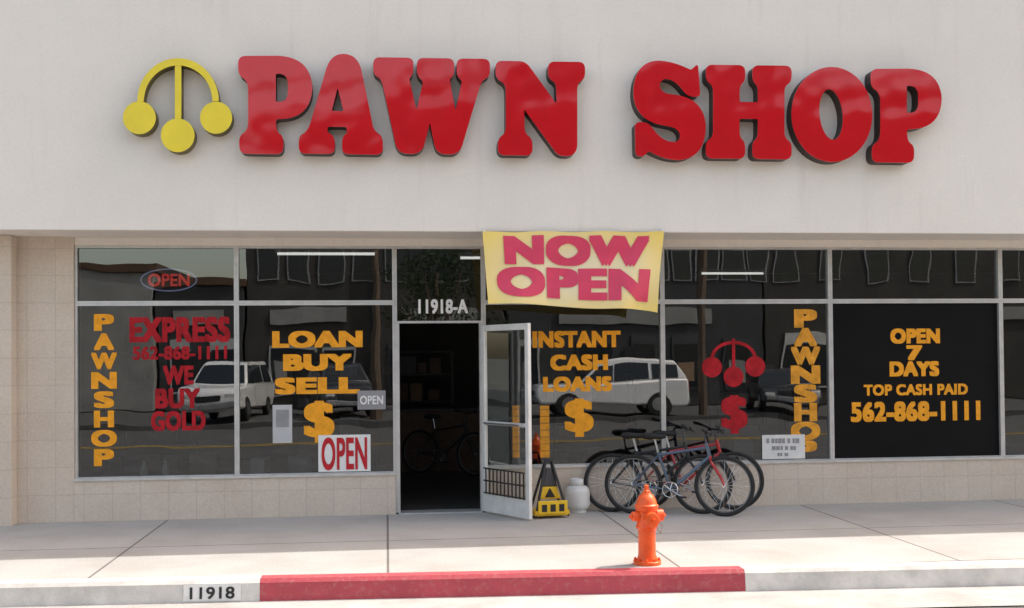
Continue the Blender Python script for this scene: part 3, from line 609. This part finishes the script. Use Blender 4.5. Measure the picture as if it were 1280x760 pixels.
def opposite(x0,x1,y,h,m,label,nw,seed,d=9):
    t=thing('shop_building',((x0+x1)/2,y,-.03),label,'building'); w=(x1-x0)/2; rr=random.Random(seed)
    MB().bx(-w,w,-d,0,0,h).build('wall',m,t,bevel=.02); MB().bx(-w-.1,w+.1,-d-.1,.12,h+.001,h+.3).build('parapet','wood',t,bevel=.02)
    st=2*w/nw
    for k in range(nw):
        xa=-w+k*st+rr.uniform(.3,.9); xb=xa+st*rr.uniform(.45,.75)
        f=MB().bx(xa,xb,.0015,.06,.5,2.4+rr.uniform(0,.4)).build('window_frame',rr.choice(['alu','darkgrey']),t); MB().bx(xa+.08,xb-.08,.061,.07,.58,2.3).build('pane','carglass',f)
        if rr.random()<.8: MB().bx(xa+.2,xa+rr.uniform(.6,1.1),.071,.075,.8,rr.uniform(1.2,1.9)).build('poster',rr.choice(['bucket','palest','cardb']),t)
    MB().bx(-.5,.5,.0765,.11,0.01,2.2).build('door','black',t)
    MB().bx(-w*.6,w*.6,.0015,.12,3.2,3.8).build('fascia','palest',t)
    fl=1
    while 3.4+fl*3.2<h:
        for k in range(nw*2):
            xa=-w+k*st/2+.4; f=MB().bx(xa,xa+.9,.0015,.05,1.6+fl*3.2,3.+fl*3.2).build('window_frame','grey',t); MB().bx(xa+.06,xa+.84,.051,.06,1.66+fl*3.2,2.94+fl*3.2).build('pane','carglass',f)
        fl+=1
    return t
# roof lines chosen so that the glossy sign letters mirror roofs and sky
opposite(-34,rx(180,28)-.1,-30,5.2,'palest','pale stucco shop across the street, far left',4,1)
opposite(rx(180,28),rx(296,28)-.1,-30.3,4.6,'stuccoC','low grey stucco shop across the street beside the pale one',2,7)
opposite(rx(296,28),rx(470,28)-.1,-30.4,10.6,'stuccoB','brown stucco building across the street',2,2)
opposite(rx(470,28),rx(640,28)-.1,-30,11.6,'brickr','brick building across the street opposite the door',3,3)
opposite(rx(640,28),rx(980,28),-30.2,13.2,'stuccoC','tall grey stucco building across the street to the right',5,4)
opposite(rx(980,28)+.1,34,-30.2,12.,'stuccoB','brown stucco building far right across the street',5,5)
for px,lab in ((470,'utility pole across the street, nearer the left windows'),(880,'utility pole across the street, nearer the right windows')):
    t=thing('utility_pole',(rx(px,21.6),-21.6,-.03),lab,'utility pole'); MB().tube([(0,0,0),(0,0,9)],[.15,.1]).build('pole','bark',t,smooth=True); MB().bx(-1.1,1.1,-.06,.06,8.2,8.35).build('crossarm','bark',t)
def tree(x,y,h,r,seed,label):
    rr=random.Random(seed); t=thing('tree',(x,y,-.03),label,'tree'); q=MB(); hb=h*.38
    q.tube([(0,0,0),(.05,0,hb*.5),(0,.05,hb),(.1,0,h*.8)],[.2,.15,.13,.04])
    for k in range(7): a=k*.9; e=V((math.cos(a)*r*.7,math.sin(a)*r*.7,hb+rr.uniform(.6,h*.5))); q.tube([(0,0,hb*.9),e*.55+V((0,0,hb*.35)),e],[.08,.05,.02],6)
    q.build('trunk','bark',t,smooth=True); q=MB()
    cl=[V((rr.gauss(0,r*.5),rr.gauss(0,r*.5),hb+rr.uniform(.4,h*.6))) for _ in range(26)]
    for c in cl:
        for _ in range(90):
            p=c+V((rr.gauss(0,.3),rr.gauss(0,.3),rr.gauss(0,.25))); u=V((rr.gauss(0,1),rr.gauss(0,1),rr.gauss(0,1))).normalized(); w=u.orthogonal().normalized(); s=rr.uniform(.05,.11)
            q.poly([p-u*s,p+w*s*.5,p+u*s,p-w*s*.5])
    q.build('crown','leaf',t,recalc=False)
tree(rx(545,25),-25.5,6.,1.9,1,'leafy tree in the lot across the street, opposite the shop door')
# ------------------------------------------------------------------ light
el,az=R(52),R(68.5)
sd=V((math.sin(az)*math.cos(el),math.cos(az)*math.cos(el),math.sin(el)))
L=bpy.data.lights.new('sun','SUN'); L.energy=5.; L.angle=R(.5); L.color=(1,.95,.87); lo=bpy.data.objects.new('sun',L); COL.objects.link(lo)
lo.rotation_euler=(-sd).to_track_quat('-Z','Y').to_euler(); lo.location=(0,0,30)
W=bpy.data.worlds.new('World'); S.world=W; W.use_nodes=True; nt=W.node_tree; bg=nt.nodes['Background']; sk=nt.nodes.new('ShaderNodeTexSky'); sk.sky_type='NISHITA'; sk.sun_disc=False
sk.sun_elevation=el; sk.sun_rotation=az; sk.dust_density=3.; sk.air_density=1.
sky_boost=mixc(nt,1.,sk.outputs[0],(3.55,2.93,2.28),'MULTIPLY'); nt.links.new(sky_boost,bg.inputs[0]); bg.inputs[1].default_value=.15  # sky colour multiplied up and warmed to brighten the shaded facade
S.view_settings.view_transform='Standard'; S.view_settings.look='None'; S.view_settings.exposure=0
